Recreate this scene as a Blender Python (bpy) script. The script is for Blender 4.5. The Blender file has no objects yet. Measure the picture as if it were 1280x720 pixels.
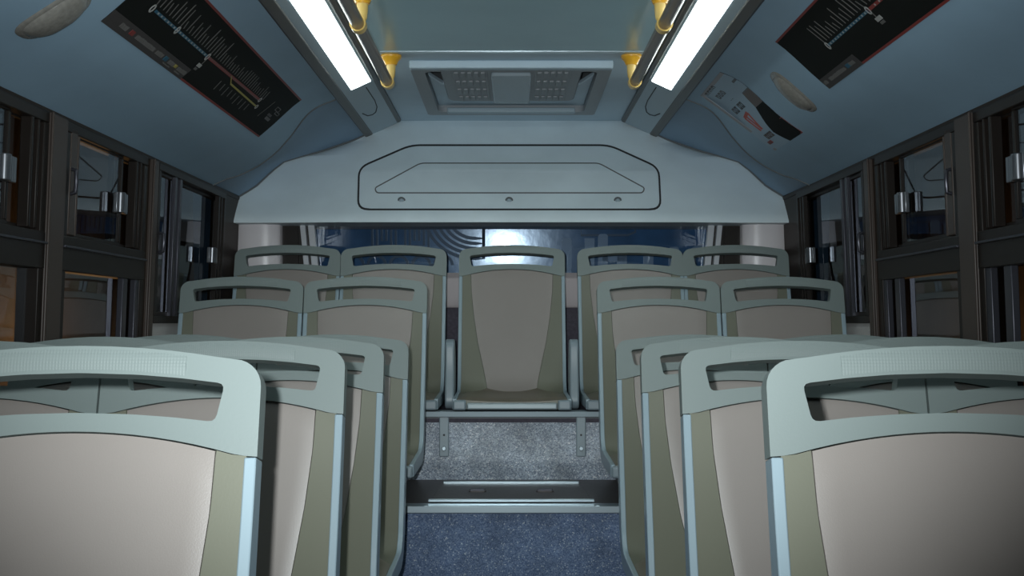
import bpy, bmesh, math, random
from mathutils import Vector
random.seed(7)
C = bpy.context.scene.collection
H = 1.10            # height of the lens above the bus floor; everything below is laid out with z = 0 at the lens

# ------------------------------------------------------------------ materials
def mat(name, col, rough=.5, metal=0., noise=0., nscale=40., bump=0., bscale=200., spec=.5, coat=0., bdist=.002):
    m = bpy.data.materials.new(name); m.use_nodes = True
    nt = m.node_tree; b = nt.nodes['Principled BSDF']
    b.inputs['Base Color'].default_value = (*col, 1)
    b.inputs['Roughness'].default_value = rough
    b.inputs['Metallic'].default_value = metal
    b.inputs['Specular IOR Level'].default_value = spec
    if coat: b.inputs['Coat Weight'].default_value = coat
    tc = nt.nodes.new('ShaderNodeTexCoord')
    if noise:
        n = nt.nodes.new('ShaderNodeTexNoise'); n.inputs['Scale'].default_value = nscale; n.inputs['Detail'].default_value = 5
        nt.links.new(tc.outputs['Object'], n.inputs['Vector'])
        r = nt.nodes.new('ShaderNodeValToRGB')
        r.color_ramp.elements[0].position = .3; r.color_ramp.elements[1].position = .7
        r.color_ramp.elements[0].color = (*[c*(1-noise) for c in col], 1)
        r.color_ramp.elements[1].color = (*[min(1, c*(1+noise)) for c in col], 1)
        nt.links.new(n.outputs['Fac'], r.inputs['Fac']); nt.links.new(r.outputs['Color'], b.inputs['Base Color'])
    if bump:
        n2 = nt.nodes.new('ShaderNodeTexNoise'); n2.inputs['Scale'].default_value = bscale; n2.inputs['Detail'].default_value = 3
        nt.links.new(tc.outputs['Object'], n2.inputs['Vector'])
        bp = nt.nodes.new('ShaderNodeBump'); bp.inputs['Strength'].default_value = bump; bp.inputs['Distance'].default_value = bdist
        nt.links.new(n2.outputs['Fac'], bp.inputs['Height']); nt.links.new(bp.outputs['Normal'], b.inputs['Normal'])
    return m

def emit(name, col, s):
    m = bpy.data.materials.new(name); m.use_nodes = True
    b = m.node_tree.nodes['Principled BSDF']
    b.inputs['Base Color'].default_value = (.9, .9, .9, 1)
    b.inputs['Emission Color'].default_value = (*col, 1); b.inputs['Emission Strength'].default_value = s
    return m

def carpet(name, c0, c1, c2, rough, scale, spec=.5):
    m = bpy.data.materials.new(name); m.use_nodes = True
    nt = m.node_tree; b = nt.nodes['Principled BSDF']; b.inputs['Roughness'].default_value = rough
    b.inputs['Specular IOR Level'].default_value = spec
    tc = nt.nodes.new('ShaderNodeTexCoord')
    v = nt.nodes.new('ShaderNodeTexVoronoi'); v.inputs['Scale'].default_value = scale
    n = nt.nodes.new('ShaderNodeTexNoise'); n.inputs['Scale'].default_value = 9; n.inputs['Detail'].default_value = 8; n.inputs['Roughness'].default_value = .7
    for q in (v, n): nt.links.new(tc.outputs['Object'], q.inputs['Vector'])
    s = nt.nodes.new('ShaderNodeSeparateColor'); nt.links.new(v.outputs['Color'], s.inputs[0])
    r = nt.nodes.new('ShaderNodeValToRGB'); e = r.color_ramp.elements
    e[0].position = 0; e[0].color = (*c0, 1); e[1].position = .93; e[1].color = (*c1, 1)
    k = e.new(1.0); k.color = (*c2, 1)
    nt.links.new(s.outputs[0], r.inputs['Fac'])
    mx = nt.nodes.new('ShaderNodeMix'); mx.data_type = 'RGBA'; mx.blend_type = 'MULTIPLY'; mx.inputs['Factor'].default_value = .8
    r2 = nt.nodes.new('ShaderNodeValToRGB'); r2.color_ramp.elements[0].position = .3; r2.color_ramp.elements[0].color = (.5, .5, .5, 1)
    r2.color_ramp.elements[1].position = .65; r2.color_ramp.elements[1].color = (1.25, 1.25, 1.25, 1)
    nt.links.new(n.outputs['Fac'], r2.inputs['Fac'])
    nt.links.new(r.outputs['Color'], mx.inputs['A']); nt.links.new(r2.outputs['Color'], mx.inputs['B'])
    nt.links.new(mx.outputs['Result'], b.inputs['Base Color'])
    bp = nt.nodes.new('ShaderNodeBump'); bp.inputs['Strength'].default_value = .5; bp.inputs['Distance'].default_value = .003
    nt.links.new(s.outputs[1], bp.inputs['Height']); nt.links.new(bp.outputs['Normal'], b.inputs['Normal'])
    return m

def glass(name, tint):
    m = bpy.data.materials.new(name); m.use_nodes = True
    nt = m.node_tree; nt.nodes.remove(nt.nodes['Principled BSDF'])
    t = nt.nodes.new('ShaderNodeBsdfTransparent'); t.inputs['Color'].default_value = (*tint, 1)
    g = nt.nodes.new('ShaderNodeBsdfGlossy'); g.inputs['Roughness'].default_value = .015; g.inputs['Color'].default_value = (.85, .92, 1, 1)
    f = nt.nodes.new('ShaderNodeFresnel'); f.inputs['IOR'].default_value = 1.5
    mx = nt.nodes.new('ShaderNodeMixShader')
    f.inputs['IOR'].default_value = 1.8
    ge = nt.nodes.new('ShaderNodeNewGeometry'); iv = nt.nodes.new('ShaderNodeMath'); iv.operation = 'SUBTRACT'; iv.inputs[0].default_value = 1
    mu = nt.nodes.new('ShaderNodeMath'); mu.operation = 'MULTIPLY'
    nt.links.new(ge.outputs['Backfacing'], iv.inputs[1]); nt.links.new(iv.outputs[0], mu.inputs[0]); nt.links.new(f.outputs[0], mu.inputs[1])
    nt.links.new(mu.outputs[0], mx.inputs['Fac']); nt.links.new(t.outputs[0], mx.inputs[1]); nt.links.new(g.outputs[0], mx.inputs[2])
    nt.links.new(mx.outputs[0], nt.nodes['Material Output'].inputs['Surface'])
    return m

def grip_mat(name, col):
    m = mat(name, col, .5)
    nt = m.node_tree; b = nt.nodes['Principled BSDF']
    tc = nt.nodes.new('ShaderNodeTexCoord'); ch = nt.nodes.new('ShaderNodeTexVoronoi'); ch.inputs['Scale'].default_value = 260
    ch.inputs['Randomness'].default_value = 0
    bp = nt.nodes.new('ShaderNodeBump'); bp.inputs['Strength'].default_value = .3; bp.inputs['Distance'].default_value = .002
    nt.links.new(tc.outputs['Object'], ch.inputs['Vector']); nt.links.new(ch.outputs['Distance'], bp.inputs['Height'])
    nt.links.new(bp.outputs['Normal'], b.inputs['Normal'])
    return m

M = dict(
    head=mat('grey_green_plastic', (.205, .245, .238), .42, bump=.06, bscale=300),
    grip=grip_mat('ribbed_grey_green_plastic', (.205, .245, .238)),
    shell=mat('olive_green_plastic', (.17, .172, .13), .42, bump=.05, bscale=300),
    pad=mat('beige_vinyl', (.288, .256, .236), .38, noise=.03, nscale=6, bump=.08, bscale=500),
    trim=mat('pale_blue_edge_plastic', (.30, .39, .44), .3),
    seatpad=mat('dark_olive_vinyl', (.15, .13, .095), .35),
    lip=mat('pale_grey_metal', (.32, .38, .40), .4, metal=.2),
    cap=mat('blue_grey_plastic', (.24, .30, .335), .35),
    steel=mat('dull_steel', (.19, .235, .26), .45, metal=.4),
    darksteel=mat('dark_painted_steel', (.05, .055, .06), .4, metal=.3),
    chrome=mat('chrome', (.75, .78, .82), .12, metal=1.),
    latch=mat('worn_chrome', (.24, .25, .27), .3, metal=.85),
    bracket=mat('painted_steel', (.30, .37, .41), .4),
    alu=mat('aluminium', (.48, .57, .62), .3, metal=.7),
    satin=mat('satin_grey_frame', (.07, .07, .085), .35, metal=.6),
    cove=mat('blue_grey_liner', (.29, .43, .555), .6, noise=.04, nscale=5, bump=.1, bscale=400),
    coveend=mat('slate_liner', (.21, .31, .42), .55, noise=.04, nscale=6, bump=.08, bscale=400),
    ceil=mat('grey_green_gloss_panel', (.30, .48, .54), .22, noise=.03, nscale=4),
    ceilrear=mat('grey_panel', (.47, .59, .68), .45, noise=.03, nscale=8, bump=.05, bscale=300),
    hatch=mat('grey_hatch_plastic', (.30, .325, .35), .45),
    hatchlens=mat('blue_grey_lens', (.36, .43, .48), .25),
    bulk=mat('light_grey_moulding', (.78, .89, .94), .5, noise=.05, nscale=5, bump=.05, bscale=300),
    line=mat('dark_seam', (.03, .03, .033), .6),
    softline=mat('grey_seam', (.13, .14, .145), .6),
    wallp=mat('brown_black_panel', (.028, .018, .012), .45, spec=.2, noise=.1, nscale=12),
    pillar=mat('brown_grey_pillar', (.062, .047, .040), .4, spec=.3),
    frame=mat('black_anodised_frame', (.016, .012, .010), .4, spec=.25),
    lowpanel=mat('grey_side_panel', (.52, .50, .49), .5),
    rubber=mat('brown_black_rubber', (.06, .053, .053), .45, noise=.2, nscale=60),
    railing=mat('dark_grey_extrusion', (.09, .088, .085), .4, metal=.2),
    fixture=mat('satin_grey_housing', (.34, .43, .49), .33),
    yellow=mat('yellow_plastic', (.78, .40, .03), .3),
    paleyellow=mat('pale_yellow_plastic', (.80, .55, .16), .3),
    lamp=emit('lit_diffuser', (.80, .92, .90), 8.0),
    lens=mat('clouded_lens', (.21, .20, .18), .25, noise=.15, nscale=90, bump=.3, bscale=120),
    black=mat('black_print', (.004, .005, .004), .7, spec=.2),
    red=mat('red_print', (.20, .022, .018), .5),
    blue=mat('blue_print', (.012, .09, .15), .5),
    white=mat('white_print', (.34, .34, .33), .5),
    dimwhite=mat('grey_print', (.10, .095, .09), .5),
    greyp=mat('dark_grey_print', (.04, .034, .034), .5),
    greyp2=mat('mauve_grey_print', (.30, .29, .31), .5),
    yellowp=mat('yellow_print', (.30, .25, .05), .5),
    cardw=mat('pale_card', (.32, .44, .55), .5),
    cardd=mat('charcoal_print', (.09, .1, .115), .5),
    cardb=mat('brown_print', (.11, .085, .075), .5),
    redbr=mat('bright_red_print', (.42, .06, .035), .5),
    whitepost=mat('glossy_off_white_plastic', (.82, .77, .79), .25),
    whitestrip=mat('white_strip', (.62, .64, .68), .3),
    sill=mat('pinkish_grey_sill', (.5, .44, .45), .5),
    purple=mat('dark_purple_fabric', (.09, .08, .105), .8, noise=.2, nscale=80),
    relief=mat('blue_gloss_relief', (.055, .125, .23), .15, noise=.3, nscale=6, bump=.10, bscale=25),
    reliefdark=mat('dark_blue_relief', (.022, .05, .09), .4, spec=.35),
    render=mat('rough_render', (.3, .26, .22), .8, noise=.2, nscale=3),
    night=mat('asphalt', (.02, .02, .022), .8, noise=.3, nscale=20),
    floor=carpet('floor_covering', (.012, .015, .022), (.035, .045, .065), (.1, .12, .15), .6, 420),
    carpet=carpet('blue_speckled_carpet', (.07, .12, .24), (.22, .30, .46), (.6, .66, .72), .7, 330),
    carpet2=carpet('sparkling_grey_carpet', (.16, .2, .28), (.55, .62, .7), (.95, .95, .95), .5, 260, .8),
    glass=glass('window_glass', (.78, .76, .74)),
    rearglass=glass('rear_glass', (.9, .95, 1)),
)

# ------------------------------------------------------------------ mesh helpers
class MB:
    def __init__(s): s.v = []; s.f = []; s.m = []
    def add(s, vs, fs, mi=0):
        o = len(s.v); s.v += [tuple(v) for v in vs]; s.f += [tuple(i+o for i in f) for f in fs]; s.m += [mi]*len(fs)
    def box(s, x0, x1, y0, y1, z0, z1, mi=0, fn=None):
        vs = [(x, y, z) for z in (z0, z1) for y in (y0, y1) for x in (x0, x1)]
        if fn: vs = [fn(*v) for v in vs]
        s.add(vs, [(0, 2, 3, 1), (4, 5, 7, 6), (0, 1, 5, 4), (2, 6, 7, 3), (0, 4, 6, 2), (1, 3, 7, 5)], mi)
    def prism(s, poly, a, b, fn, mi=0):
        """poly: list of 2-D points; fn(p, t) gives a 3-D point for t = a, b"""
        n = len(poly)
        vs = [fn(p, a) for p in poly]+[fn(p, b) for p in poly]
        s.add(vs, [tuple(range(n))[::-1], tuple(range(n, 2*n))]+[(i, (i+1) % n, n+(i+1) % n, n+i) for i in range(n)], mi)
    def tube(s, pts, r, n=12, mi=0, cap=True):
        pts = [Vector(p) for p in pts]; rs = r if isinstance(r, (list, tuple)) else [r]*len(pts)
        o = len(s.v); up = None
        for i, p in enumerate(pts):
            d = (pts[min(i+1, len(pts)-1)]-pts[max(i-1, 0)]).normalized()
            if up is None:
                up = Vector((0, 0, 1)) if abs(d.z) < .9 else Vector((1, 0, 0))
            a = d.cross(up).normalized(); b = a.cross(d).normalized(); up = b
            for k in range(n):
                t = 2*math.pi*k/n; s.v.append(tuple(p+(a*math.cos(t)+b*math.sin(t))*rs[i]))
        for i in range(len(pts)-1):
            for k in range(n):
                s.f.append((o+i*n+k, o+i*n+(k+1) % n, o+(i+1)*n+(k+1) % n, o+(i+1)*n+k)); s.m.append(mi)
        if cap:
            s.f.append(tuple(o+k for k in range(n))[::-1]); s.m.append(mi)
            s.f.append(tuple(o+(len(pts)-1)*n+k for k in range(n))); s.m.append(mi)
    def sheet(s, nu, nv, fn, mi=0):
        """closed slab; fn(u, v, side) with side 0 front, 1 back"""
        o = len(s.v); W = nu+1
        for k in (0, 1):
            for j in range(nv+1):
                for i in range(nu+1): s.v.append(tuple(fn(i/nu, j/nv, k)))
        N = W*(nv+1)
        q = lambda i, j, k: o+k*N+j*W+i
        F = []
        for j in range(nv):
            for i in range(nu):
                F.append((q(i, j, 0), q(i+1, j, 0), q(i+1, j+1, 0), q(i, j+1, 0)))
                F.append((q(i, j, 1), q(i, j+1, 1), q(i+1, j+1, 1), q(i+1, j, 1)))
        for i in range(nu):
            F.append((q(i, 0, 0), q(i, 0, 1), q(i+1, 0, 1), q(i+1, 0, 0)))
            F.append((q(i, nv, 0), q(i+1, nv, 0), q(i+1, nv, 1), q(i, nv, 1)))
        for j in range(nv):
            F.append((q(0, j, 0), q(0, j+1, 0), q(0, j+1, 1), q(0, j, 1)))
            F.append((q(nu, j, 0), q(nu, j, 1), q(nu, j+1, 1), q(nu, j+1, 0)))
        s.f += F; s.m += [mi]*len(F)
    def build(s, name, mats, parent=None, bevel=0., seg=2, sharp=35, fixn=True):
        me = bpy.data.meshes.new(name); me.from_pydata(s.v, [], s.f)
        for m in (mats if isinstance(mats, (list, tuple)) else [mats]): me.materials.append(m)
        me.polygons.foreach_set('material_index', s.m)
        if fixn:
            bm = bmesh.new(); bm.from_mesh(me); bmesh.ops.recalc_face_normals(bm, faces=bm.faces); bm.to_mesh(me); bm.free()
        return link(name, me, parent, bevel, seg, sharp)

def link(name, me, parent=None, bevel=0., seg=2, sharp=35):
    me.polygons.foreach_set('use_smooth', [True]*len(me.polygons))
    me.set_sharp_from_angle(angle=math.radians(sharp)); me.update()
    o = bpy.data.objects.new(name, me); C.objects.link(o)
    if parent: o.parent = parent
    if bevel:
        b = o.modifiers.new('bevel', 'BEVEL'); b.width = bevel; b.segments = seg; b.limit_method = 'ANGLE'; b.angle_limit = math.radians(40)
    return o

def thing(name, label, cat, loc=(0, 0, 0), group=None):
    o = bpy.data.objects.new(name, None); C.objects.link(o); o.location = loc; o.empty_display_size = .1
    return tag(o, label, cat, group)
def tag(o, label, cat, group=None):
    o['label'] = label; o['category'] = cat
    if group: o['group'] = group
    return o
def struct(o, label, cat):
    o['kind'] = 'structure'; o['label'] = label; o['category'] = cat; return o
def sempty(name, label, cat): return struct(thing(name, label, cat), label, cat)

def filled(outer, holes, fn, t0, t1, name, mats, parent=None, bevel=0., seg=2):
    """flat plate with holes: outlines in 2-D, fn(p, t) -> 3-D"""
    from mathutils.geometry import tessellate_polygon
    loops = [outer]+holes
    P = [p for lp in loops for p in lp]
    F = [tuple(t) for t in tessellate_polygon([[Vector((p[0], p[1], 0)) for p in lp] for lp in loops])]
    n = len(P); mb = MB()
    vs = [fn(p, t0) for p in P]+[fn(p, t1) for p in P]; fs = [tuple(f) for f in F]+[tuple(i+n for i in f[::-1]) for f in F]
    k = 0
    for loop in [outer]+holes:
        m = len(loop)
        fs += [(k+i, k+(i+1) % m, n+k+(i+1) % m, n+k+i) for i in range(m)]; k += m
    mb.add(vs, fs)
    return mb.build(name, mats, parent, bevel, seg)

def arc(cx, cy, r, a0, a1, n=6):
    return [(cx+r*math.cos(math.radians(a0+(a1-a0)*i/n)), cy+r*math.sin(math.radians(a0+(a1-a0)*i/n))) for i in range(n+1)]
def rrect(x0, x1, y0, y1, r, n=5):
    return arc(x1-r, y1-r, r, 0, 90, n)+arc(x0+r, y1-r, r, 90, 180, n)+arc(x0+r, y0+r, r, 180, 270, n)+arc(x1-r, y0+r, r, 270, 360, n)
def lerp(a, b, t): return a+(b-a)*t
def interp(tab, x):
    if x <= tab[0][0]: return tab[0][1]
    for (a, fa), (b, fb) in zip(tab, tab[1:]):
        if x <= b: return lerp(fa, fb, (x-a)/(b-a))
    return tab[-1][1]
def round_poly(pts, r, n=4):
    out = []
    for i, p in enumerate(pts):
        a = Vector(pts[i-1]); b = Vector(p); c = Vector(pts[(i+1) % len(pts)])
        u = (a-b).normalized(); v = (c-b).normalized(); k = min(r, (a-b).length*.45, (c-b).length*.45)
        p0, p1 = b+u*k, b+v*k
        for j in range(n+1):
            t = j/n; out.append(tuple((1-t)**2*p0+2*t*(1-t)*b+t*t*p1))
    return out
def ring_line(mb, loop, wdt, fn, mi=0, lift=.0015, closed=True):
    """thin raised band along an outline"""
    n = len(loop); L = []; R = []
    for i, p in enumerate(loop):
        a = Vector(loop[i-1] if closed or i else p); c = Vector(loop[(i+1) % n] if closed or i < n-1 else p)
        d = (c-a).normalized() if (c-a).length else Vector((1, 0)); nn = Vector((-d.y, d.x))
        L.append(tuple(Vector(p)+nn*wdt/2)); R.append(tuple(Vector(p)-nn*wdt/2))
    m = n if closed else n-1
    for i in range(m):
        j = (i+1) % n
        mb.prism([L[i], L[j], R[j], R[i]], 0, lift, fn, mi)

# ------------------------------------------------------------------ seats
TILT = math.radians(14); V = .64; FR = .10
ta = FR/math.tan(math.radians(52)); TH = math.radians(76); ARC = FR*TH; PAN = .40
L_ARC0 = V-ta; L_ARC1 = L_ARC0+ARC; L_END = L_ARC1+(PAN-ta)
ub = Vector((math.sin(TILT), math.cos(TILT))); nb = Vector((-math.cos(TILT), math.sin(TILT)))
cen = ub*ta+nb*FR
def prof(l):
    if l <= L_ARC0: p = ub*(V-l); n = nb
    elif l <= L_ARC1:
        a = (l-L_ARC0)/FR
        n = Vector((nb.x*math.cos(a)+nb.y*math.sin(a), -nb.x*math.sin(a)+nb.y*math.cos(a))); p = cen-n*FR
    else: p = Vector((-(ta+l-L_ARC1), 0.)); n = Vector((0, 1.))
    return p, n
def sp(x, l, w):
    p, n = prof(l); q = p+n*w; return (x, q.x, q.y)
HW = .2195
def ph(l): return interp([(.1, .171), (.2, .168), (.3, .158), (.42, .140), (.52, .118), (.60, .102), (.68, .10), (1.1, .10)], l)
def hb(l): return interp([(.12, 0), (.22, .002), (.36, .010), (.5, .020), (.62, .024), (.72, .018), (1.0, .012)], l)
seam = lambda x: .106+.020*(x/.165)**2
def make_seat(name, leg):
    root = thing(name, '', 'seat')
    # head frame with the carrying slot
    outl = arc(HW-.034, -.052, .034, 0, 75, 6)
    outl += [(x*.181, -.0015-.0165*x*x) for x in (.9, .75, .6, .4, .2, 0, -.2, -.4, -.6, -.75, -.9)]
    outl += [(-a, b) for a, b in reversed(arc(HW-.034, -.052, .034, 0, 75, 6))]
    outl += [(-HW, -.136), (-.205, -.135)]+[(x*.19, -min(.134, seam(x*.19))) for x in [-1+i/8 for i in range(17)]]+[(.205, -.135), (HW, -.136)]
    top = [(x*.176, -.035-.013*x*x) for x in (1, .7, .4, 0, -.4, -.7, -1)]
    bot = [(x*.167, -.0835-.011*x*x) for x in (-1, -.7, -.4, 0, .4, .7, 1)]
    hole = round_poly(top+bot, .009, 3)
    hf = filled(outl, [hole], lambda p, t: sp(p[0], -p[1], t), .002, -.028, 'head_frame', M['head'], root, .008, 3)
    g = MB()
    def gf(u, v, k):
        x = lerp(-.128, .128, u); y0 = .0015+.0165*(x/.181)**2; y1 = .035+.013*(x/.17)**2
        a = math.pi*2
        return sp(x, lerp(y0+.004, y1-.004, v), (.0035 if k == 0 else -.0295)-.0012*(2*v-1)**2*(1 if k == 0 else -1))
    g.sheet(16, 6, gf); g.build('handle_grip', M['grip'], hf)
    # one-piece shell behind and beside the padding
    s = MB()
    ls = [.110+i*(L_END-.110)/34 for i in range(35)]
    def sf(u, v, k):
        l = lerp(.112, L_END, v); P = ph(l); o = .2065 if l > L_ARC1 else .2065
        cols = [-o, -(o+P)/2, -P, -P+.004, 0, P-.004, P, (o+P)/2, o]
        i = round(u*8); x = cols[i]; h = hb(l)
        w = [h, h*.5, 0, -.012, -.012, -.012, 0, h*.5, h][i]
        if v == 0: x = x
        l2 = max(l, min(.134, seam(x))+.001)
        return sp(x, l2, (w if k == 0 else -.022))
    s.sheet(8, 36, sf); s.build('seat_shell', M['shell'], root, sharp=22)
    for sg in (-1, 1):
        t = MB()
        def tf(u, v, k):
            l = lerp(.137, L_END+.004, v); return sp(sg*lerp(.2045, .2190, u), l, (hb(l)+.004) if k == 0 else (-.030 if l < L_ARC0 else -.023))
        t.sheet(1, 36, tf); t.build('side_trim', M['trim'], root, .002, 2)
    b = MB()
    def bf(u, v, k):
        q = 2*u-1
        l0 = seam(q*.171)+.0015; l = lerp(l0, L_ARC0+.065, v); x = q*(ph(l)-.0015)
        ed = min(1, (1-abs(q))*9, v*26+.0)
        return sp(x, l, (-.001-.0025*(1-q*q)+.002*ed**.5 if k == 0 else -.011))
    b.sheet(24, 26, bf); b.build('back_pad', M['pad'], root, sharp=50)
    c = MB()
    def cf(u, v, k):
        q = 2*u-1; l = lerp(L_ARC0+.075, L_END-.004, v); ed = min(1, (1-abs(q))*8, v*10, (1-v)*10)
        x = q*lerp(.10, .203, min(1, v*2.2)**.7)
        return sp(x, l, (hb(l)*abs(q)**2*.8+.004+.012*ed**.5) if k == 0 else -.012)
    c.sheet(16, 14, cf); c.build('seat_pad', M['seatpad'], root, sharp=50)
    f = MB(); yf = -(PAN+.002)
    f.box(-.166, .166, yf-.018, yf+.012, -.023, .002); f.build('front_lip', M['lip'], root, .006, 3)
    for sg in (-1, 1):
        k = MB(); a, bb = sorted((sg*.168, sg*.2165)); k.box(a, bb, yf-.022, yf+.03, -.0245, .012); k.build('corner_cap', M['cap'], root, .007, 3)
    if leg:
        k = MB(); k.box(-.19, .19, -.36, -.02, -.050, -.0245); k.build('seat_frame', M['darksteel'], root, .004)
        k = MB()
        k.prism([(-.05, -.045), (.05, -.045), (.035, -leg+.012), (-.035, -leg+.012)], -.26, -.12, lambda p, t: (p[0], t, p[1]))
        k.box(-.11, .11, -.31, -.07, -leg, -leg+.013); k.build('leg', M['darksteel'], root, .004)
    return root

def copy_tree(o, parent=None):
    c = o.copy(); C.objects.link(c); c.parent = parent
    for ch in [q for q in o.children]: copy_tree(ch, c)
    return c

SY, SZ = V*math.sin(TILT), V*math.cos(TILT)
ROWS = [(1.36, -.0265), (2.04, -.031), (2.66, -.031), (3.29, -.032), (4.02, .168), (4.67, .327)]
LEG = H-(.030+SZ)        # seat height above the bus floor
proto = make_seat('bus_seat', LEG); first = True
def place(src, x, row, label, group, used=[]):
    if src.name in used: o = copy_tree(src)
    else: o = src; used.append(src.name)
    yt, zt = ROWS[row]
    o.location = (x, yt-SY, zt-SZ); o['label'] = label; o['group'] = group
    return o
ordn = ['nearest row', 'second row from the camera', 'third row from the camera', 'fourth row from the camera']
for r in range(4):
    for sd, sname in ((-1, 'left'), (1, 'right')):
        for c, cn in ((0, 'aisle'), (1, 'window')):
            if r == 0 and c == 1: continue        # wholly outside the frame
            lab = ('large foreground beige and grey-green bus seat %s of the aisle, nearest the camera' % sname) if r == 0 else \
                'beige and green bus seat, %s side of the %s pair, %s' % (cn, sname, ordn[r])
            place(proto, sd*(.5232+.443*c)+.003, r, lab, 'bus seats in rows on the lower floor')
raised = make_seat('bus_seat', .58-.454+.0)
for sd, sname in ((-1, 'left'), (1, 'right')):
    for c, cn in ((0, 'aisle'), (1, 'window')):
        place(raised, sd*(.5232+.443*c)+.003, 4, 'beige bus seat on the raised step, %s side of the %s pair' % (cn, sname), 'bus seats on the raised step')
back = make_seat('bus_seat', 0)
for x, lab in ((-.929, 'dull beige back row seat at the far left, by the white corner post'), (-.488, 'beige back row seat just left of the middle seat'),
               (.494, 'beige back row seat just right of the middle seat'), (.933, 'dull beige back row seat at the far right, by the white corner post')):
    place(back, x, 5, lab, 'back row bus seats')
mid = make_seat('bus_seat', 0)
place(mid, .003, 5, 'middle seat of the back row facing the aisle, with two grey armrests', 'back row bus seats')
for sg in (-1, 1):
    a = MB()
    pr = round_poly([(-.05, -.04), (-.045, .16), (-.10, .235), (-.16, .225), (-.165, .12), (-.20, -.04)], .05, 6)
    a.prism(pr, sg*.2240, sg*.2600, lambda p, t: (t, p[0], p[1])); a.build('armrest', M['cap'], mid, .007, 3)
# low feet on the bench for the back row
for rt in (back, mid): pass

# ------------------------------------------------------------------ floor, steps and bench
def sbox(name, x0, x1, y0, y1, z0, z1, m, lab, cat, bev=0.):
    b = MB(); b.box(x0, x1, y0, y1, z0, z1); return struct(b.build(name, m, None, bev), lab, cat)
WX = 1.262
sbox('floor', -WX, WX, -2.2, 3.60, -H-.05, -H, M['floor'], 'dark speckled bus floor', 'floor')
sbox('trim_1', -WX, WX, 3.58, 3.66, -H, -.602, M['carpet'], 'riser of the first step covered in blue speckled carpet', 'step')
sbox('floor_2', -WX, WX, 3.60, 4.20, -.66, -.58, M['rubber'], 'dark rubber covered raised step across the bus', 'step')
n = MB(); n.box(-.86, .86, 3.547, 3.60, -.603, -.578)
nz = struct(n.build('trim_2', M['alu'], None, .003), 'aluminium nosing along the edge of the first step', 'step edge')
n = MB()
n.sheet(40, 8, lambda u, v, k: (lerp(-WX, WX, u), (4.152-.014*math.sin(math.pi*min(1, (1-v)*1.5))**2 - .005*math.sin(u*31)*math.sin(v*3) if k == 0 else 4.20), lerp(-.368, -.581, v)))
struct(n.build('trim_3', M['carpet2'], None), 'bulging riser under the back row covered in sparkling grey carpet', 'step')
sbox('floor_3', -WX, WX, 4.16, 4.99, -.42, -.353, M['purple'], 'bench deck that carries the back row', 'deck')
t = thing('floor_hatch', 'dark hatch with two metal strips set in the raised step of the aisle', 'hatch', (0, 3.84, -.58))
n = MB(); n.prism([(-.262, -.225), (.262, -.225), (.25, .19), (-.25, .19)], 0, .006, lambda p, q: (p[0], p[1], q)); n.build('hatch_cover', M['rubber'], t, .002)
for y, hw in ((-.232, .268), (.175, .243)):
    n = MB(); n.box(-hw, hw, y-.006, y+.006, .004, .014); n.build('metal_strip', M['alu'], t, .002)
for x in (-.115, .115):
    n = MB(); n.prism(rrect(x-.03, x+.03, -.035, .0, .008), .004, .010, lambda p, q: (p[0], p[1], q)); h = n.build('lift_handle', M['rubber'], t)
    n = MB(); n.box(x-.026, x+.026, -.028, -.014, .008, .016); n.build('bar', M['satin'], h, .002)
t = thing('seat_rail', 'long grey steel rail that carries the back row seats', 'rail', (0, 4.12, -.345))
n = MB(); n.prism([(-.012, .0), (-.012, .022), (.05, .022), (.05, .016), (-.004, .016), (-.004, .0)], -1.13, 1.13, lambda p, q: (q, p[0], p[1])); n.build('rail_bar', M['steel'], t, .002)
n = MB(); n.box(-1.12, 1.12, .03, .06, -.008, .02); n.build('rear_bar', M['darksteel'], t)
for x in (-.247, .257):
    n = MB()
    n.box(x-.018, x+.018, -.002, .006, -.146, .010); b = n.build('bracket', M['bracket'], t, .004)
    n = MB(); n.tube([(x, -.012, -.115), (x, .0, -.115)], [.0085, .0085], 14); n.build('bolt', M['alu'], b, .002)
    n = MB(); n.tube([(x, -.0035, -.066), (x, .0, -.066)], .004, 10); n.build('bolt_hole', M['line'], b)

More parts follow.
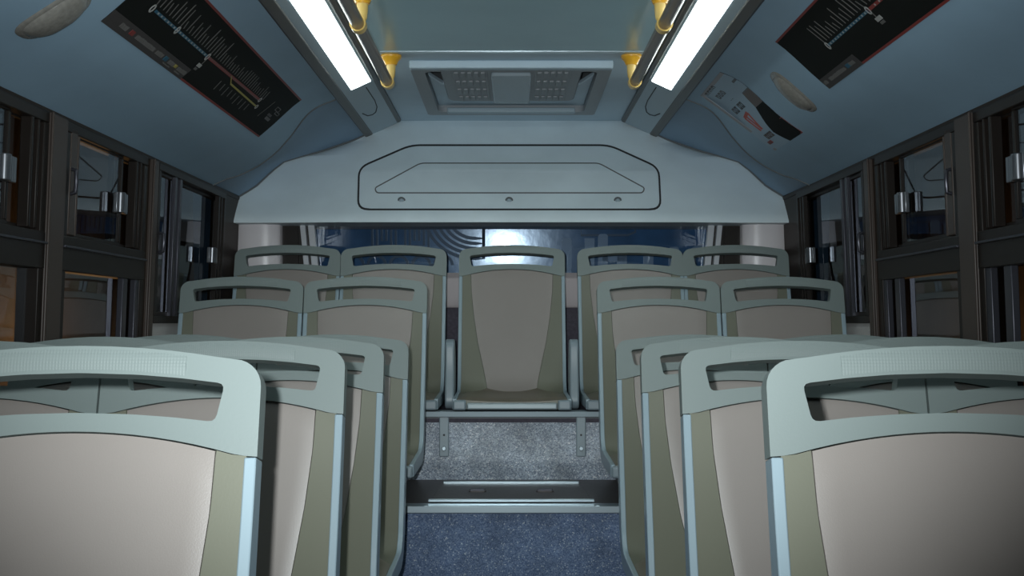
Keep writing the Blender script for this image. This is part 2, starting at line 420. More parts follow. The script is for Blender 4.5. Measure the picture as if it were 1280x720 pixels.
# ------------------------------------------------------------------ side walls and windows
def W(side):
    return lambda w, y, z: (side*(1.2+(.555-z)*.042-w), y, z)
def wbox(mb, side, y0, y1, z0, z1, w0, w1, mi=0):
    mb.box(w0, w1, y0, y1, z0, z1, mi, W(side))
wn = 0
for side, sn in ((-1, 'left'), (1, 'right')):
    w = MB()
    wbox(w, side, -2.2, 5.1, .543, .56, -.05, .002)
    wbox(w, side, -2.2, 2.12, -.2, .543, -.05, 0)
    wbox(w, side, -2.2, 3.70, -H-.05, -.2, -.05, 0)
    wbox(w, side, 2.89, 3.0, -.2, .543, -.05, .004); wbox(w, side, 3.67, 3.79, -.2, .543, -.05, .004)
    wbox(w, side, 4.68, 5.1, .0, .543, -.05, .0)
    struct(w.build('wall_'+sn, M['pillar'] if 0 else M['wallp'], None, .002), 'dark brown %s side wall of the bus between the windows' % sn, 'wall')
    w = MB(); wbox(w, side, 3.70, 5.1, -H-.05, .005, -.05, .003)
    struct(w.build('wall_lower_'+sn, M['lowpanel'], None, .003), 'grey panel under the rearmost %s window' % sn, 'wall')
    for i, (y0, y1) in enumerate(((2.888, 3.0), (3.71, 3.775))):
        w = MB(); wbox(w, side, y0, y1, -.45, .545, .002, .016); wbox(w, side, y0-.004, y0+.004, -.45, .545, .016, .024)
        wn += 1
        struct(w.build('trim_side_%s_%d' % (sn, i+1), M['pillar'], None, .005, 3), 'dark pillar cover on the %s wall, %s' % (sn, ('between the second and third windows from the back', 'beside the rearmost window')[i]), 'trim')
    # rearmost window: two tall sliding panes
    def frame(mb, y0, y1, z0, z1, t, w0, w1):
        wbox(mb, side, y0, y1, z0, z0+t, w0, w1); wbox(mb, side, y0, y1, z1-t, z1, w0, w1)
        wbox(mb, side, y0, y0+t, z0+t, z1-t, w0, w1); wbox(mb, side, y1-t, y1, z0+t, z1-t, w0, w1)
    def latch(par, yc, zc, L=.10, hh=.062):
        q = MB(); wbox(q, side, yc-L*.42, yc+L*.5, zc-hh/2, zc+hh/2, .0, .012)
        wbox(q, side, yc+L*.18, yc+L*.5, zc-hh/2, zc+hh/2, .0, .018)
        cyl = [W(side)(.016, yc-L*.22, zz) for zz in (zc-hh/2, zc+hh/2)]
        q.tube(cyl, .015, 16)
        for k in range(3): q.tube([W(side)(.013, yc+L*(.05+.14*k), zz) for zz in (zc-hh/2, zc+hh/2)], .006, 10)
        return q.build('latch', M['latch'], par, .002)
    def handle(par, yc, zc):
        q = MB(); wbox(q, side, yc-.018, yc+.018, zc-.04, zc+.04, .0, .010)
        q.tube([W(side)(a, yc-.022, zc+b) for a, b in ((.008, -.034), (.024, -.03), (.026, 0), (.024, .03), (.008, .034))], .006, 10)
        return q.build('pull_handle', M['satin'], par, .002)
    e = sempty('window_%s_1' % sn, 'rearmost %s window with two tall sliding panes' % sn, 'window')
    f = MB(); frame(f, 3.79, 4.68, .0, .545, .026, -.045, .012); wbox(f, side, 4.58, 4.60, .02, .53, -.01, .008); wbox(f, side, 4.615, 4.63, .02, .53, -.01, .010)
    f.build('window_frame', M['frame'], e, .002)
    for (a, b, d, st) in ((3.81, 4.06, -.012, 0), (4.03, 4.66, -.030, 1)):
        q = MB(); frame(q, a, b, .024, .525, .016, d-.008, d+.010); sash = q.build('sash', M['frame'], e, .002)
        q = MB(); wbox(q, side, a+.012, b-.012, .034, .515, d-.002, d+.002); q.build('pane', M['glass'], sash)
    for yy in (3.995, 4.055):
        q = MB(); wbox(q, side, yy-.012, yy+.012, .024, .525, -.005, .010); q.build('stile', M['satin'], e, .003)
    latch(e, 4.50, .272, .10); handle(e, 3.845, .275)
    for idx, (y0, y1) in enumerate(((3.0, 3.67), (2.12, 2.888))):
        e = sempty('window_%s_%d' % (sn, idx+2), '%s window with a small sliding upper pane, %s' % (sn, ('second from the back', 'third from the back, at the edge of the picture')[idx]), 'window')
        f = MB(); frame(f, y0, y1, -.2, .545, .03, -.045, .012)
        wbox(f, side, y0, y1, .14, .236, -.04, .014)
        wbox(f, side, y1-.10, y1-.085, .24, .53, -.02, .010); wbox(f, side, y1-.05, y1-.06, .24, .53, -.02, .010)
        f.build('window_frame', M['frame'], e, .003)
        q = MB(); wbox(q, side, y0, y1, .203, .210, .010, .022); q.build('transom_rail', M['satin'], e, .002)
        for (a, b, d) in ((y0+.05, y1-.19, -.010), (y1-.23, y1-.03, -.028)):
            q = MB(); frame(q, a, b, .236, .525, .014, d-.008, d+.008); sash = q.build('sash', M['frame'], e, .002)
            q = MB(); wbox(q, side, a+.01, b-.01, .246, .515, d-.002, d+.002); q.build('pane', M['glass'], sash)
        q = MB(); wbox(q, side, y0+.035, y0+.08, .24, .53, -.003, .012); wbox(q, side, y0+.09, y0+.10, .24, .53, -.003, .010); q.build('stile', M['pillar'], e, .003)
        q = MB(); wbox(q, side, y0+.02, y1-.02, -.18, .15, -.022, -.018); q.build('lower_pane', M['glass'], e)
        for yy, ww in ((y1-.035, .05), (y1-.155, .04))[:0 if (idx and side < 0) else 2]:
            q = MB(); wbox(q, side, yy-ww/2, yy+ww/2, -.2, .142, -.012, .008); q.build('lower_stile', M['satin'], e, .003)
        latch(e, y1-.235, .368, .085); handle(e, y0+.065, .385)

# ------------------------------------------------------------------ ceiling
CZ = .946
COVE = [(.6765, .877), (1.2, .555)]
CL = math.dist(*COVE); cd = Vector((COVE[1][0]-COVE[0][0], COVE[1][1]-COVE[0][1])).normalized(); cn_ = Vector((-abs(cd.y), -abs(cd.x)))
BOW = [(0, 0), (.03, .006), (.06, .012), (.09, .016), (.12, .017), (.16, .012), (.20, .004), (.25, -.006), (.31, -.016), (.36, -.020), (.41, -.020), (.46, -.016), (.51, -.010), (.56, -.004), (.6146, 0)]
def bow(t): return interp(BOW, t)
def cov(side):
    def g(t, y, off=0.):
        p = Vector(COVE[0])+cd*t+cn_*(off+bow(t)*-1.)
        return (side*p.x, y, p.y)
    return g
SEAM = [(0, 4.37), (.09, 4.375), (.15, 4.40), (.24, 4.47), (.34, 4.52), (.44, 4.55), (.51, 4.55), (.56, 4.51), (.6146, 4.50)]
BK = lambda z: 4.84+.8*(z-.436)
OUT = [(0, (.655, .887)), (.09, (.72, .850)), (.15, (.78, .825)), (.24, (.86, .793)), (.34, (.94, .768)), (.44, (1.03, .736)), (.51, (1.075, .69)), (.56, (1.135, .612)), (.6146, (1.2, .562))]
c = MB(); c.box(-.53, .53, -2.2, 3.905, CZ, CZ+.04); struct(c.build('ceiling', M['ceil'], None, .003), 'glossy grey green flat ceiling over the aisle', 'ceiling')
hx, hy0, hy1 = .367, 4.05, 4.95
filled([(-.53, 3.91), (.53, 3.91), (.53, 5.27), (-.53, 5.27)], [[(-hx+.02, hy0+.03), (hx-.02, hy0+.03), (hx-.02, hy1-.03), (-hx+.02, hy1-.03)]],
       lambda p, t: (p[0], p[1], t), CZ, CZ+.04, 'ceiling_rear', M['ceilrear'])
struct(bpy.data.objects['ceiling_rear'], 'matt grey ceiling panel around the vent at the back', 'ceiling')
c = MB(); c.box(-.53, .53, 3.897, 3.918, CZ-.004, CZ+.002); struct(c.build('trim_4', M['alu'], None, .002), 'thin metal strip across the ceiling in front of the vent', 'trim')
for side, sn in ((-1, 'left'), (1, 'right')):
    g = cov(side); c = MB()
    c.sheet(40, 40, lambda u, v, k: g(u*CL, lerp(-2.2, interp(SEAM, u*CL), v), -.0 if k == 0 else -.03))
    struct(c.build('ceiling_'+sn, M['cove'], None), 'sloping blue grey upper liner on the %s side of the bus' % sn, 'ceiling')
    c = MB()
    def ef(u, v, k):
        t = u*CL; a = Vector(g(t, interp(SEAM, t)-.01, -.006)); x = interp([(q, p[0]) for q, p in OUT], t); z = interp([(q, p[1]) for q, p in OUT], t)
        b = Vector((side*x, BK(z)+.012, z)); p = a.lerp(b, v); p.z += (.0 if k == 0 else .03); return p
    c.sheet(32, 10, ef); struct(c.build('ceiling_end_'+sn, M['coveend'], None), 'dark slate end panel of the %s upper liner beside the rear bulkhead' % sn, 'ceiling')
    c = MB(); c.tube([g(u/30*CL, interp(SEAM, u/30*CL)-.002, .001) for u in range(31)], .0035, 8)
    struct(c.build('trim_seam_'+sn, M['softline'], None), 'curved seam line across the %s upper liner' % sn, 'trim')
    c = MB(); pts = []
    for q in range(33):
        tt = q/32*CL; x = interp([(a, p[0]) for a, p in OUT], tt); z = interp([(a, p[1]) for a, p in OUT], tt); pts.append((side*x, BK(z)-.002, z-.002))
    c.tube(pts, .0055, 8); struct(c.build('trim_edge_'+sn, M['softline'], None), 'rubber bead between the %s end panel and the bulkhead' % sn, 'trim')

# ceiling vent / hatch
t = thing('ceiling_hatch', 'grey rectangular vent hatch with two grilles in the rear ceiling', 'hatch', (0, 4.5, CZ))
t_fn = lambda p, q: (p[0], p[1]-4.5, q)
filled(rrect(-hx, hx, hy0, hy1, .02), [rrect(-hx+.05, hx-.05, hy0+.05, hy1-.07, .03)], t_fn, -.026, .002, 'hatch_frame', M['hatch'], t, .010, 3)
n = MB(); n.box(-hx, hx, hy0-4.5-.028, hy0-4.5+.012, -.03, .0); n.build('front_lip', M['ceilrear'], t, .006, 3)
n = MB(); n.box(-hx+.09, hx-.09, hy1-4.5-.105, hy1-4.5-.062, -.034, -.012); n.build('rear_lip', M['fixture'], t, .005, 3)
n = MB()
for sx in (-1, 1): n.prism([(hx-.05, -.004), (hx-.045, .09), (hx-.03, .09), (hx-.03, -.004)], hy0-4.5+.04, hy1-4.5-.06, lambda p, q, sx=sx: (sx*p[0], q, p[1]))
n.box(-hx+.03, hx-.03, hy0-4.5+.03, hy1-4.5-.05, .085, .095); n.box(-hx+.03, hx-.03, hy1-4.5-.075, hy1-4.5-.06, -.003, .09); n.box(-hx+.03, hx-.03, hy0-4.5+.03, hy0-4.5+.045, -.003, .09)
n.build('recess_box', M['hatch'], t)
n = MB(); n.prism(round_poly([(-.265, -.385), (.265, -.385), (.262, .215), (-.262, .215)], .05, 5), -.012, .06, lambda p, q: (p[0], p[1], q)); pl = n.build('grille_plate', M['hatch'], t, .006)
n = MB(); n.prism(rrect(-.075, .075, -.33, .20, .012), -.026, -.010, lambda p, q: (p[0], p[1], q)); n.build('centre_cover', M['hatchlens'], pl, .005)
for sx in (-1, 1):
    n = MB(); n.prism(rrect(*sorted((sx*.088, sx*.222)), -.375, .20, .01), -.0145, -.011, lambda p, q: (p[0], p[1], q))
    for i in range(5):
        for j in range(4):
            x, y = sx*(.105+.025*i), -.30+.145*j
            n.prism([(x-.008, y-.05), (x+.008, y-.05), (x+.008, y+.03), (x-.008, y+.03)], -.021, -.0145, lambda p, q: (p[0], p[1], q))
    n.build('grille', M['hatch'], pl, .003)
n = MB(); n.prism([(-.317, -.22), (-.27, -.05), (.27, -.05), (.317, -.22), (.317, .378), (-.317, .378)], .002, .02, lambda p, q: (p[0], p[1], q))
n.build('inner_ledge', M['ceilrear'], t, .004)

# lamps along the ceiling corners
FX = [(.526, .946), (.6765, .877)]
fd = Vector((FX[1][0]-FX[0][0], FX[1][1]-FX[0][1])); FLn = fd.length; fd.normalize(); fnm = Vector((fd.y, -fd.x))
if fnm.y > 0: fnm = -fnm
for side, sn in ((-1, 'left'), (1, 'right')):
    fx = lambda p, q, side=side: (side*(FX[0][0]+fd.x*p[0]+fnm.x*p[1]), q, FX[0][1]+fd.y*p[0]+fnm.y*p[1])
    t = thing('ceiling_light', 'long slanted strip light with a lit cyan white diffuser along the %s ceiling corner' % sn, 'light', (0, 0, 0), 'strip lights along the ceiling')
    n = MB(); n.prism([(.004, -.03), (.004, .014), (.145, .014), (.145, -.03)], -2.2, 5.20, fx); n.build('housing', M['fixture'], t, .003)
    for a, b, h in ((-.014, .012, .017), (.130, .172, .018)):
        n = MB(); n.prism([(a, -.03), (a, h*.6), (a+.006, h), (b-.006, h), (b, h*.6), (b, -.03)], -2.2, 5.185, fx); n.build('edge_rail', M['railing'], t, .002)
    for y0, y1 in ((2.85, 4.28), (1.30, 2.75)):
        n = MB()
        n.prism([(.017, .010), (.017, .0148), (.02, .0158), (.098, .0158), (.101, .0148), (.101, .010)], y0, y1, fx); n.build('diffuser', M['lamp'], t, .004)
    n = MB(); pts = [(.046, 4.34), (.044, 4.6), (.05, 4.72), (.066, 4.80), (.085, 4.82), (.105, 4.80), (.118, 4.72)]
    n.tube([fx((a, .0145), y) for a, y in pts], .0022, 8); n.build('end_seam', M['line'], t)

# yellow handrails
PX, PZ, PR = .437, .853, .019
for side, sn in ((-1, 'left'), (1, 'right')):
    t = thing('handrail', 'dark bronze ceiling grab pole on yellow brackets, %s side of the aisle' % sn, 'handrail', (side*PX, 3.2, CZ), 'ceiling grab poles')
    n = MB(); n.tube([(0, -5.2, PZ-CZ), (0, .775, PZ-CZ), (0, .785, PZ-CZ)], [PR, PR, PR*.8], 24); n.build('pole', mat('bronze_pole', (.24, .14, .065), .25, metal=.3) if side < 0 else bpy.data.materials['bronze_pole'], t, .0, 2, 50)
    for yb in (.76, .0, -.76, -1.52):
        n = MB()
        # trumpet flange, stem and clamp ring
        prf = [(.037, 0.), (.037, -.006), (.034, -.012), (.026, -.020), (.0215, -.030), (.020, -.034)]
        n.tube([(side*-.012, yb, z) for r, z in prf], [r for r, z in prf], 24); br = n.build('bracket', M['yellow'], t, 0, 2, 40)
        n = MB()
        for i in range(20):
            a0, a1 = 2*math.pi*i/20, 2*math.pi*(i+1)/20
            ri, ro = PR+.0002, PR+.0045
            n.prism([(ri*math.cos(a0), ri*math.sin(a0)), (ro*math.cos(a0), ro*math.sin(a0)), (ro*math.cos(a1), ro*math.sin(a1)), (ri*math.cos(a1), ri*math.sin(a1))], yb-.018, yb+.018, lambda p, q: (p[0], q, PZ-CZ+p[1]))
        n.tube([(side*-.012, yb, -.033), (side*-.012, yb, -.055), (side*-.010, yb, -.072), (side*-.008, yb, -.078)], [.0165, .0155, .0155, .014], 20)
        n.build('clamp', M['paleyellow'], br, 0, 2, 40)

# ------------------------------------------------------------------ rear bulkhead
OUTL = [(1.206, .436), (1.202, .565), (1.158, .590), (1.075, .69), (1.03, .736), (.94, .768), (.86, .793), (.78, .825), (.70, .862), (.655, .892), (.60, .945), (.526, .962)]
def crease(z): return interp([(.43, .745), (.68, .68), (.80, .56), (.95, .47)], z)
def bulkY(x, z):
    a = abs(x); c0 = crease(z); return BK(z)-.018+ (0 if a < c0 else .028*min(1, (a-c0)/.25))
def outer_x(z): return interp(sorted([(zz, xx) for xx, zz in OUTL]), z)
m = MB(); zs = [.436, .445, .48, .52, .565, .59, .62, .65, .69, .715, .736, .752, .768, .78, .793, .81, .825, .845, .862, .88, .90, .93, .955]
def bf2(u, v, k):
    i = round(v*(len(zs)-1)); z = zs[i]; o = outer_x(z); q = crease(z)
    cols = [-o, -lerp(q, o, .5), -q, -q*.5, 0, q*.5, q, lerp(q, o, .5), o]; x = cols[round(u*8)]
    y = bulkY(x, z)+(.012 if i == 0 else .003 if i == 1 else 0)
    return (x, y if k == 0 else BK(z)+.10+.25*(1 if i == 0 else 0), z)
m.sheet(8, len(zs)-1, bf2); struct(m.build('wall_rear', M['bulk'], None, sharp=50), 'pale grey moulded bulkhead above the rear window', 'wall')
bkf = lambda p, q: (p[0], bulkY(0, p[1])-q*.78, p[1]-q*.62)
AP = round_poly([(-.666, .496), (.650, .496), (.663, .700), (.449, .8155), (-.460, .8155), (-.684, .700)], .045, 5)
t = thing('access_panel', 'shield shaped pale grey cover with three locks on the rear bulkhead', 'panel', (0, 0, 0))
n = MB(); ring_line(n, AP, .008, bkf, 0, .003); n.build('panel_gap', M['line'], t)
inner = [(x*.984, .656+(z-.656)*.962) for x, z in AP]
filled(inner, [], bkf, .0005, .006, 'cover_plate', M['bulk'], t, .003, 2)
n = MB(); IN = round_poly([(-.593, .578), (.579, .578), (.590, .602), (.395, .726), (-.409, .726), (-.603, .602)], .02, 4)
ring_line(n, IN, .005, bkf, 0, .0075); n.build('embossed_line', M['softline'], t)
for x in (-.480, -.009, .466):
    n = MB(); n.tube([bkf((x, .5415), .004), bkf((x, .5415), .010)], [.018, .015], 20); lk = n.build('lock', M['softline'], t, .002)
    n = MB(); n.tube([bkf((x, .5415), .009), bkf((x, .5415), .015)], [.012, .009], 20); n.build('lock_barrel', M['alu'], lk, .001)
# wall below the rear window
sbox('wall_rear_lower', -1.26, 1.26, 4.985, 5.02, -.36, .075, M['purple'], 'dark purple fabric wall behind the back row', 'wall')
n = MB(); n.prism([(4.96, .068), (4.955, .085), (4.965, .20), (5.0, .225), (5.06, .225), (5.06, .068)], -1.0, 1.0, lambda p, q: (q, p[0], p[1]))
struct(n.build('trim_sill', M['sill'], None, .004), 'pinkish grey sill under the rear window', 'sill')
n = MB(); n.box(-1.26, 1.26, 5.24, 5.29, -.36, 1.1); 
# rear window
WT = math.radians(3.9)
rwf = lambda p, q: (p[0], 5.06-(p[1]-.2)*math.tan(WT)+q, p[1])
e = sempty('window_rear', 'wide rear window under the bulkhead with blue relief behind it', 'window')
filled([(-1.0, .20), (1.0, .20), (1.0, .56), (-1.0, .56)], [rrect(-.885, .885, .225, .54, .03)], rwf, -.012, .012, 'window_frame', M['frame'], e, .004)
n = MB(); n.prism([(-.89, .22), (.89, .22), (.89, .545), (-.89, .545)], -.003, .003, rwf); n.build('pane', M['rearglass'], e)
for sx in (-1, 1):
    for xt, xb, wd in ((.952, .918, .024), (.916, .884, .030)):
        n = MB(); n.prism([(sx*xt, .54), (sx*(xt-wd), .54), (sx*(xb-wd), .14), (sx*xb, .14)], -.05, -.014, rwf); n.build('side_strip', M['whitestrip'], e, .003)
for sx, sn in ((-1, 'left'), (1, 'right')):
    n = MB()
    pr = [(1.245, 5.10), (1.245, 4.955)]+[(1.13+.105*math.cos(math.radians(a)), 4.985-.045*math.sin(math.radians(a))) for a in range(15, 181, 15)]+[(1.025, 5.10)]
    n.prism(pr, -.36, .46, lambda p, q, sx=sx: (sx*p[0], p[1], q)); struct(n.build('trim_post_'+sn, M['whitepost'], None), 'glossy off white %s rear corner post' % sn, 'post')
    n = MB(); n.box(*sorted((sx*.955, sx*1.03)), 5.02, 5.10, .0, .52); struct(n.build('trim_dark_'+sn, M['frame'], None), 'dark post between the %s corner post and the rear window' % sn, 'post')
# blue relief outside the rear window
RT = math.radians(3.6)
rf = lambda p, q: (p[0], 5.30-(p[1]-.2)*math.tan(RT)-q, p[1])
n = MB(); n.prism([(-1.5, -.6), (1.5, -.6), (1.5, .9), (-1.5, .9)], -.05, 0, rf)
def U(x, z0, w, depth=3):
    for k in range(depth):
        a = w/2-k*.022
        if a > .008: ring_line(n, [(x-a, .62), (x-a, z0+k*.022), (x+a, z0+k*.022), (x+a, .62)], .011, rf, 1, .008, False)
U(-.60, .345, .11); U(-.445, .345, .11)
for k in range(5):
    r = .235-k*.028; ring_line(n, [(-.17+r*math.cos(math.radians(a)), .505+r*.85*math.sin(math.radians(a))) for a in range(180, 271, 6)]+[(-.13, .505-r*.85), (-.13, .52)], .015, rf, 1, .009, False)
ring_line(n, [(.33, .415), (.55, .415), (.585, .43), (.585, .45), (.55, .46), (.33, .46)], .010, rf, 1, .009)
wave = []
for k in range(5):
    cx = -.74+.105*k; wave += [(cx+.042*math.cos(math.radians(a)), .275+.042*math.sin(math.radians(a))) for a in range(180, -1, -20)]
ring_line(n, wave, .014, rf, 1, .009, False)
n.build('relief_wall', [M['relief'], M['reliefdark']])
def rbar(x0, x1, z0, z1): n.prism(rrect(x0, x1, z0, z1, .012, 3), 0, .016, rf)
n2 = n; n = MB()
ring_line(n, arc(.315, .25, .055, 180, 360, 8)+[(.37, .40)], .045, rf, 0, .016, False)
rbar(.24, .285, .25, .40); rbar(.41, .455, .22, .42)
rbar(.50, .545, .22, .36); rbar(.43, .545, .29, .33); rbar(.625, .67, .22, .36); rbar(.745, .79, .22, .36)
ring_line(n, [(.90+.055*math.cos(math.radians(a)), .30+.055*math.sin(math.radians(a))) for a in range(60, 301, 15)], .035, rf, 0, .016, False)
lt = n.build('relief_letters', M['reliefblue'] if 'reliefblue' in M else mat('lighter_blue_relief', (.16, .22, .30), .4))
rl = bpy.data.objects['relief_wall']; lt.parent = rl
tag(rl, 'dark blue wall with raised grooves seen through the rear window', 'wall'); rl['kind'] = 'structure'
sbox('ground_outside', -12, 12, -8, 14, -H-.6, -H-.55, M['night'], 'dark ground outside the bus', 'ground')
for sx, sn, pw in ((-1, 'left', 2.6), (1, 'right', .9)):  # made-up wall on each side, added to carry an orange glow behind the panes
    sbox('wall_outside_'+sn, *sorted((sx*2.3, sx*2.45)), .5, 11, -1.7, 2.2, M['render'], 'dim wall outside the %s windows in warm lamp light' % sn, 'wall')
    l = bpy.data.lights.new('street_lamp_'+sn, 'POINT'); l.energy = pw; l.color = (1, .55, .2); l.shadow_soft_size = .15  # added warm light for that glow, no known lamp stands here
    lo = bpy.data.objects.new('street_lamp_'+sn, l); lo.location = (sx*2.0, 5.3, -.1); C.objects.link(lo)
sbox('wall_front', -1.26, 1.26, -2.25, -2.2, -H, 1.0, M['wallp'], 'dark front end of the bus behind the camera', 'wall')

# ------------------------------------------------------------------ posters and small fittings on the liners
def poster(side, name, label, cat, items, off=.0015):
    g = cov(side); mb = MB(); names = []
    def quad(pts, m, lift):
        if m not in names: names.append(m)
        mi = names.index(m)
        k = 6 if lift == 0 else 1
        a, b, c_, d = pts
        def f(u, v, s):
            t = lerp(lerp(a[0], b[0], u), lerp(d[0], c_[0], u), v); y = lerp(lerp(a[1], b[1], u), lerp(d[1], c_[1], u), v)
            return g(t, y, (off+lift) if s == 0 else .0002+lift*.5)
        mb.sheet(k, k, f, mi)
    for pts, m, lift in items: quad(pts, m, lift)
    o = mb.build(name, [M[q] for q in names]); return tag(o, label, cat)
def rect(t0, t1, y0, y1): return [(t0, y0), (t1, y0), (t1, y1), (t0, y1)]
def stroke(t0, y0, t1, y1, w):
    d = Vector((t1-t0, y1-y0)).normalized(); nn = Vector((-d.y, d.x))*w/2
    return [(t0+nn.x, y0+nn.y), (t0-nn.x, y0-nn.y), (t1-nn.x, y1-nn.y), (t1+nn.x, y1+nn.y)]
def marker(it, t, y, a=.013, b=.010, m='white'):
    for i in range(10):
        p = [(t+a*math.cos(2*math.pi*(i+k)/10), y+b*math.sin(2*math.pi*(i+k)/10)) for k in (0, 1)]
        it.append(([(t+(p[0][0]-t)*.6, y+(p[0][1]-y)*.6), p[0], p[1], (t+(p[1][0]-t)*.6, y+(p[1][1]-y)*.6)], m, .0012))
def label_text(it, t0, t1, ys, m='dimwhite'):
    for y0, y1 in ys:
        y = y0
        while y < y1:
            w = random.uniform(.006, .012)
            it.append((rect(t0+random.uniform(0, .003), t1, y, y+w*.75), m, .0012)); y += w
rnd = random.Random(3)
# left map
Y0, Y1, T0, T1 = 2.57, 4.17, .116, .318
it = [(rect(T0, T1, Y0, Y1), 'black', 0.), (rect(T0-.004, T0+.004, Y0, Y1), 'red', .0004), (rect(T1-.003, T1+.004, 3.18, Y1), 'red', .0004), (rect(.280, T1+.004, Y0, 3.18), 'greyp', .0006)]
it.append((stroke(.222, 2.72, .222, 3.19, .008), 'blue', .0006)); it.append((stroke(.222, 3.19, .216, 3.82, .009), 'red', .0006))
for k in range(17): it.append((rect(.2195, .2245, 2.74+.026*k, 2.748+.026*k), 'white', .0010))
for k in range(34): it.append((rect(.2175, .2220, 3.21+.018*k, 3.217+.018*k), 'dimwhite', .0010))
for y in (2.70, 2.90, 3.19): marker(it, .222, y)
marker(it, .215, 3.83, .010, .010); marker(it, .24, 3.86, .009, .010)
it += [(stroke(.218, 3.45, .238, 3.50, .004), 'yellowp', .0008), (stroke(.238, 3.50, .240, 3.85, .006), 'yellowp', .0008)]
for k in range(48):
    y = 2.70+.0245*k; L = rnd.choice((.022, .03, .036, .045, .055, .065)) if k < 26 else rnd.choice((.024, .03, .036, .045))
    it.append((stroke(.208, y, .208-L, y-.012, .0042), 'dimwhite', .0008))
for k in range(9): it.append((stroke(.250, 3.42+.045*k, .250+rnd.choice((.02, .026, .034)), 3.43+.045*k, .004), 'dimwhite', .0008))
it += [(stroke(.232, 3.20, .250, 3.20, .003), 'dimwhite', .0008), (rect(.250, .262, 3.18, 3.21), 'white', .0008), (rect(.266, .274, 3.185, 3.205), 'dimwhite', .0008)]
label_text(it, .292, .306, [(2.65, 2.69), (2.76, 2.90), (2.915, 2.965), (3.02, 3.06), (3.10, 3.17)]); label_text(it, .309, .314, [(3.0, 3.05), (3.1, 3.14)])
it += [(rect(.292, .306, 2.715, 2.74), 'red', .001), (rect(.292, .306, 2.98, 3.005), 'blue', .001), (rect(.294, .304, 3.07, 3.09), 'yellowp', .001)]
it += [(stroke(.185, 3.97, .262, 3.95, .002), 'dimwhite', .0008)]
for a, b, c_, d in ((.190, .205, 4.04, 4.09), (.206, .216, 4.07, 4.12)):
    for q in (rect(a, a+.0025, c_, d), rect(b, b+.0025, c_, d), rect(a, b, c_, c_+.004), rect(a, b, d, d+.004)): it.append((q, 'dimwhite', .0008))
it += [(rect(.228, .238, 4.02, 4.07), 'greyp', .0008), (rect(.242, .254, 4.03, 4.09), 'dimwhite', .0008)]
poster(-1, 'route_map', 'long black route map with blue red and yellow lines on the left liner', 'poster', it)
# right map
Y0, Y1 = 1.75, 3.31
it = [(rect(T0, T1, Y0, Y1), 'black', 0.), (rect(T0-.004, T0+.004, Y0, Y1), 'red', .0004), (rect(T1-.003, T1+.004, Y0, 2.99), 'red', .0004), (rect(.282, T1+.004, 2.99, Y1), 'greyp', .0006)]
it.append((stroke(.223, 3.06, .223, 2.715, .008), 'blue', .0006)); it.append((stroke(.223, 2.715, .222, 1.9, .009), 'red', .0006))
for k in range(14): it.append((rect(.2205, .2255, 2.735+.0225*k, 2.742+.0225*k), 'white', .0010))
for k in range(20): it.append((rect(.2205, .2255, 2.66-.03*k, 2.667-.03*k), 'white', .0010))
for y in (3.06, 2.715): marker(it, .223, y)
for k in range(34):
    y = 3.06-.0245*k; it.append((stroke(.210, y, .210-rnd.choice((.024, .03, .04, .05, .06)), y+.010, .0042), 'dimwhite', .0008))
it += [(stroke(.234, 2.71, .248, 2.71, .003), 'dimwhite', .0008), (rect(.248, .260, 2.69, 2.725), 'white', .0008), (rect(.263, .271, 2.695, 2.72), 'dimwhite', .0008)]
label_text(it, .293, .306, [(3.02, 3.05), (3.10, 3.24), (3.27, 3.30)]); it.append((rect(.293, .306, 3.06, 3.085), 'blue', .001))
poster(1, 'route_map', 'black route map with a red border on the right liner', 'poster', it)
# right sticker, a pale card with a dark wavy band
Ya, Yb = 3.84, 4.24
it = [(rect(.042, .392, Ya, Yb), 'cardw', 0.)]
for i in range(16):
    t0, t1 = .046+.346*i/16, .046+.346*(i+1)/16
    wd = lambda q: interp([(.04, .03), (.10, .05), (.16, .10), (.22, .11), (.28, .17), (.33, .20), (.392, .17)], q); st = lambda q: interp([(.04, .0), (.2, .0), (.392, .0)], q)
    it.append(([(t0, Ya+st(t0)), (t1, Ya+st(t1)), (t1, Ya+wd(t1)), (t0, Ya+wd(t0))], 'cardd' if i < 5 else 'cardb' if i < 8 else 'black', .0005))
it.append((rect(.30, .392, Ya-.002, Ya+.02), 'red', .0008))
def glyphs(t, y0, y1, n_, h, m):
    for k in range(n_):
        a = lerp(y0, y1, k/n_); b = a+(y1-y0)/n_*.75
        it.append((rect(t, t+h, a, a+(b-a)*.3), m, .001)); it.append((rect(t, t+h*.3, a, b), m, .001)); it.append((rect(t+h*.65, t+h, a, b), m, .001)); it.append((rect(t, t+h, b-(b-a)*.3, b), m, .001))
glyphs(.085, 4.05, 4.17, 3, .030, 'cardd'); glyphs(.13, 4.05, 4.10, 2, .012, 'cardd'); glyphs(.165, 4.03, 4.10, 2, .028, 'cardd'); glyphs(.165, 4.12, 4.19, 2, .028, 'cardd'); glyphs(.05, 4.04, 4.2, 4, .02, 'greyp')
for p in ((.212, 4.07, .292, 4.10), (.212, 4.12, .292, 4.10), (.222, 4.145, .296, 4.125), (.212, 4.07, .222, 4.145)): it.append((stroke(*p, .014), 'redbr', .001))
it += [(rect(.05, .392, Yb-.03, Yb), 'greyp2', .0006), (rect(.042, .07, Ya, Yb), 'greyp2', .0006)]
glyphs(.315, 4.06, 4.16, 3, .025, 'cardb'); it.append((rect(.345, .36, 4.15, 4.2), 'red', .001))
poster(1, 'notice_sticker', 'pale sticker with dark wavy band and red and grey lettering on the right liner', 'sticker', it)
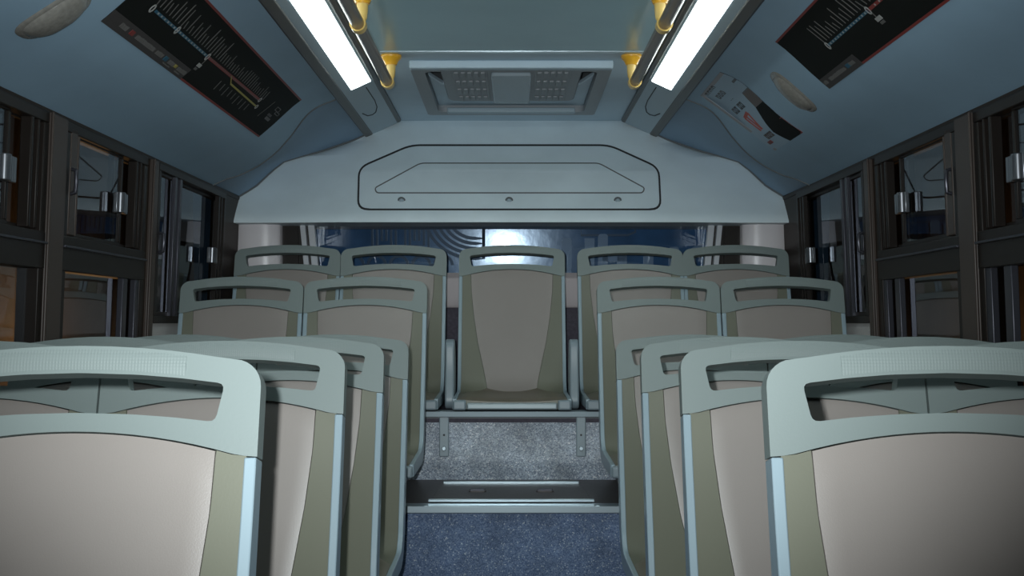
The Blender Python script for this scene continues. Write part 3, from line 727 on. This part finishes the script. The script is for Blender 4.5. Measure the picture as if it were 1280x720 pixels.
def oval(side, t, y, a, b, lab):
    g = cov(side); tr = Vector(g(t, y, 0))
    o = thing('oval_lamp', lab, 'lamp', (0, 0, 0), 'oval lamps on the side liners')
    def shell(r0, hh, m, nm, par):
        q = MB(); K = 6; N = 36
        vs = []; fs = []
        for j in range(K+1):
            r = r0*math.cos(math.pi/2*j/K*.96); h = hh*math.sin(math.pi/2*j/K)
            for i in range(N):
                an = 2*math.pi*i/N; ca, sa = math.cos(an), math.sin(an)
                ex = lambda c_: math.copysign(abs(c_)**.75, c_)
                vs.append(g(t+a*r*ex(ca), y+b*r*ex(sa), .0005+h))
        for j in range(K):
            for i in range(N): fs.append((j*N+i, j*N+(i+1) % N, (j+1)*N+(i+1) % N, (j+1)*N+i))
        fs.append(tuple(range(K*N, K*N+N))); fs.append(tuple(range(N))[::-1]); q.add(vs, fs); return q.build(nm, m, par)
    shell(1.0, .010, M['lens'], 'rim', o); shell(.86, .022, M['lens'], 'lens', o)
oval(1, .262, 3.56, .092, .062, 'clouded oval lamp beside the notice sticker on the right liner')
oval(-1, .375, 2.42, .09, .062, 'clouded oval lamp at the top left corner of the picture on the left liner')

# ------------------------------------------------------------------ light, camera
sc = bpy.context.scene
l = bpy.data.lights.new('camera_flash', 'SPOT'); l.energy = 205; l.color = (.90, .98, 1); l.shadow_soft_size = .012
l.spot_size = math.radians(77); l.spot_blend = 1.
lo = bpy.data.objects.new('camera_flash', l); lo.location = (-.06, .02, .035); lo.rotation_euler = (math.radians(100.5), 0, 0); C.objects.link(lo)
w = bpy.data.worlds.new('night'); sc.world = w; w.use_nodes = True
w.node_tree.nodes['Background'].inputs[0].default_value = (.01, .012, .018, 1); w.node_tree.nodes['Background'].inputs[1].default_value = .1
cam = bpy.data.cameras.new('camera'); co = bpy.data.objects.new('camera', cam); C.objects.link(co)
cam.sensor_width = 36; cam.lens = 1400/1280*36; cam.shift_y = 44/1280; cam.shift_x = 1.0/1280; cam.clip_start = .02
co.rotation_euler = (math.pi/2, 0, 0); sc.camera = co
for o in bpy.data.objects:
    if o.parent is None: o.location.z += H
sc.view_settings.view_transform = 'Standard'; sc.view_settings.look = 'None'; sc.view_settings.exposure = 0; sc.view_settings.gamma = 1
sc.view_settings.use_curve_mapping = False
sc.cycles.use_denoising = True; sc.cycles.max_bounces = 8; sc.cycles.caustics_reflective = False
sc.cycles.sample_clamp_indirect = 4
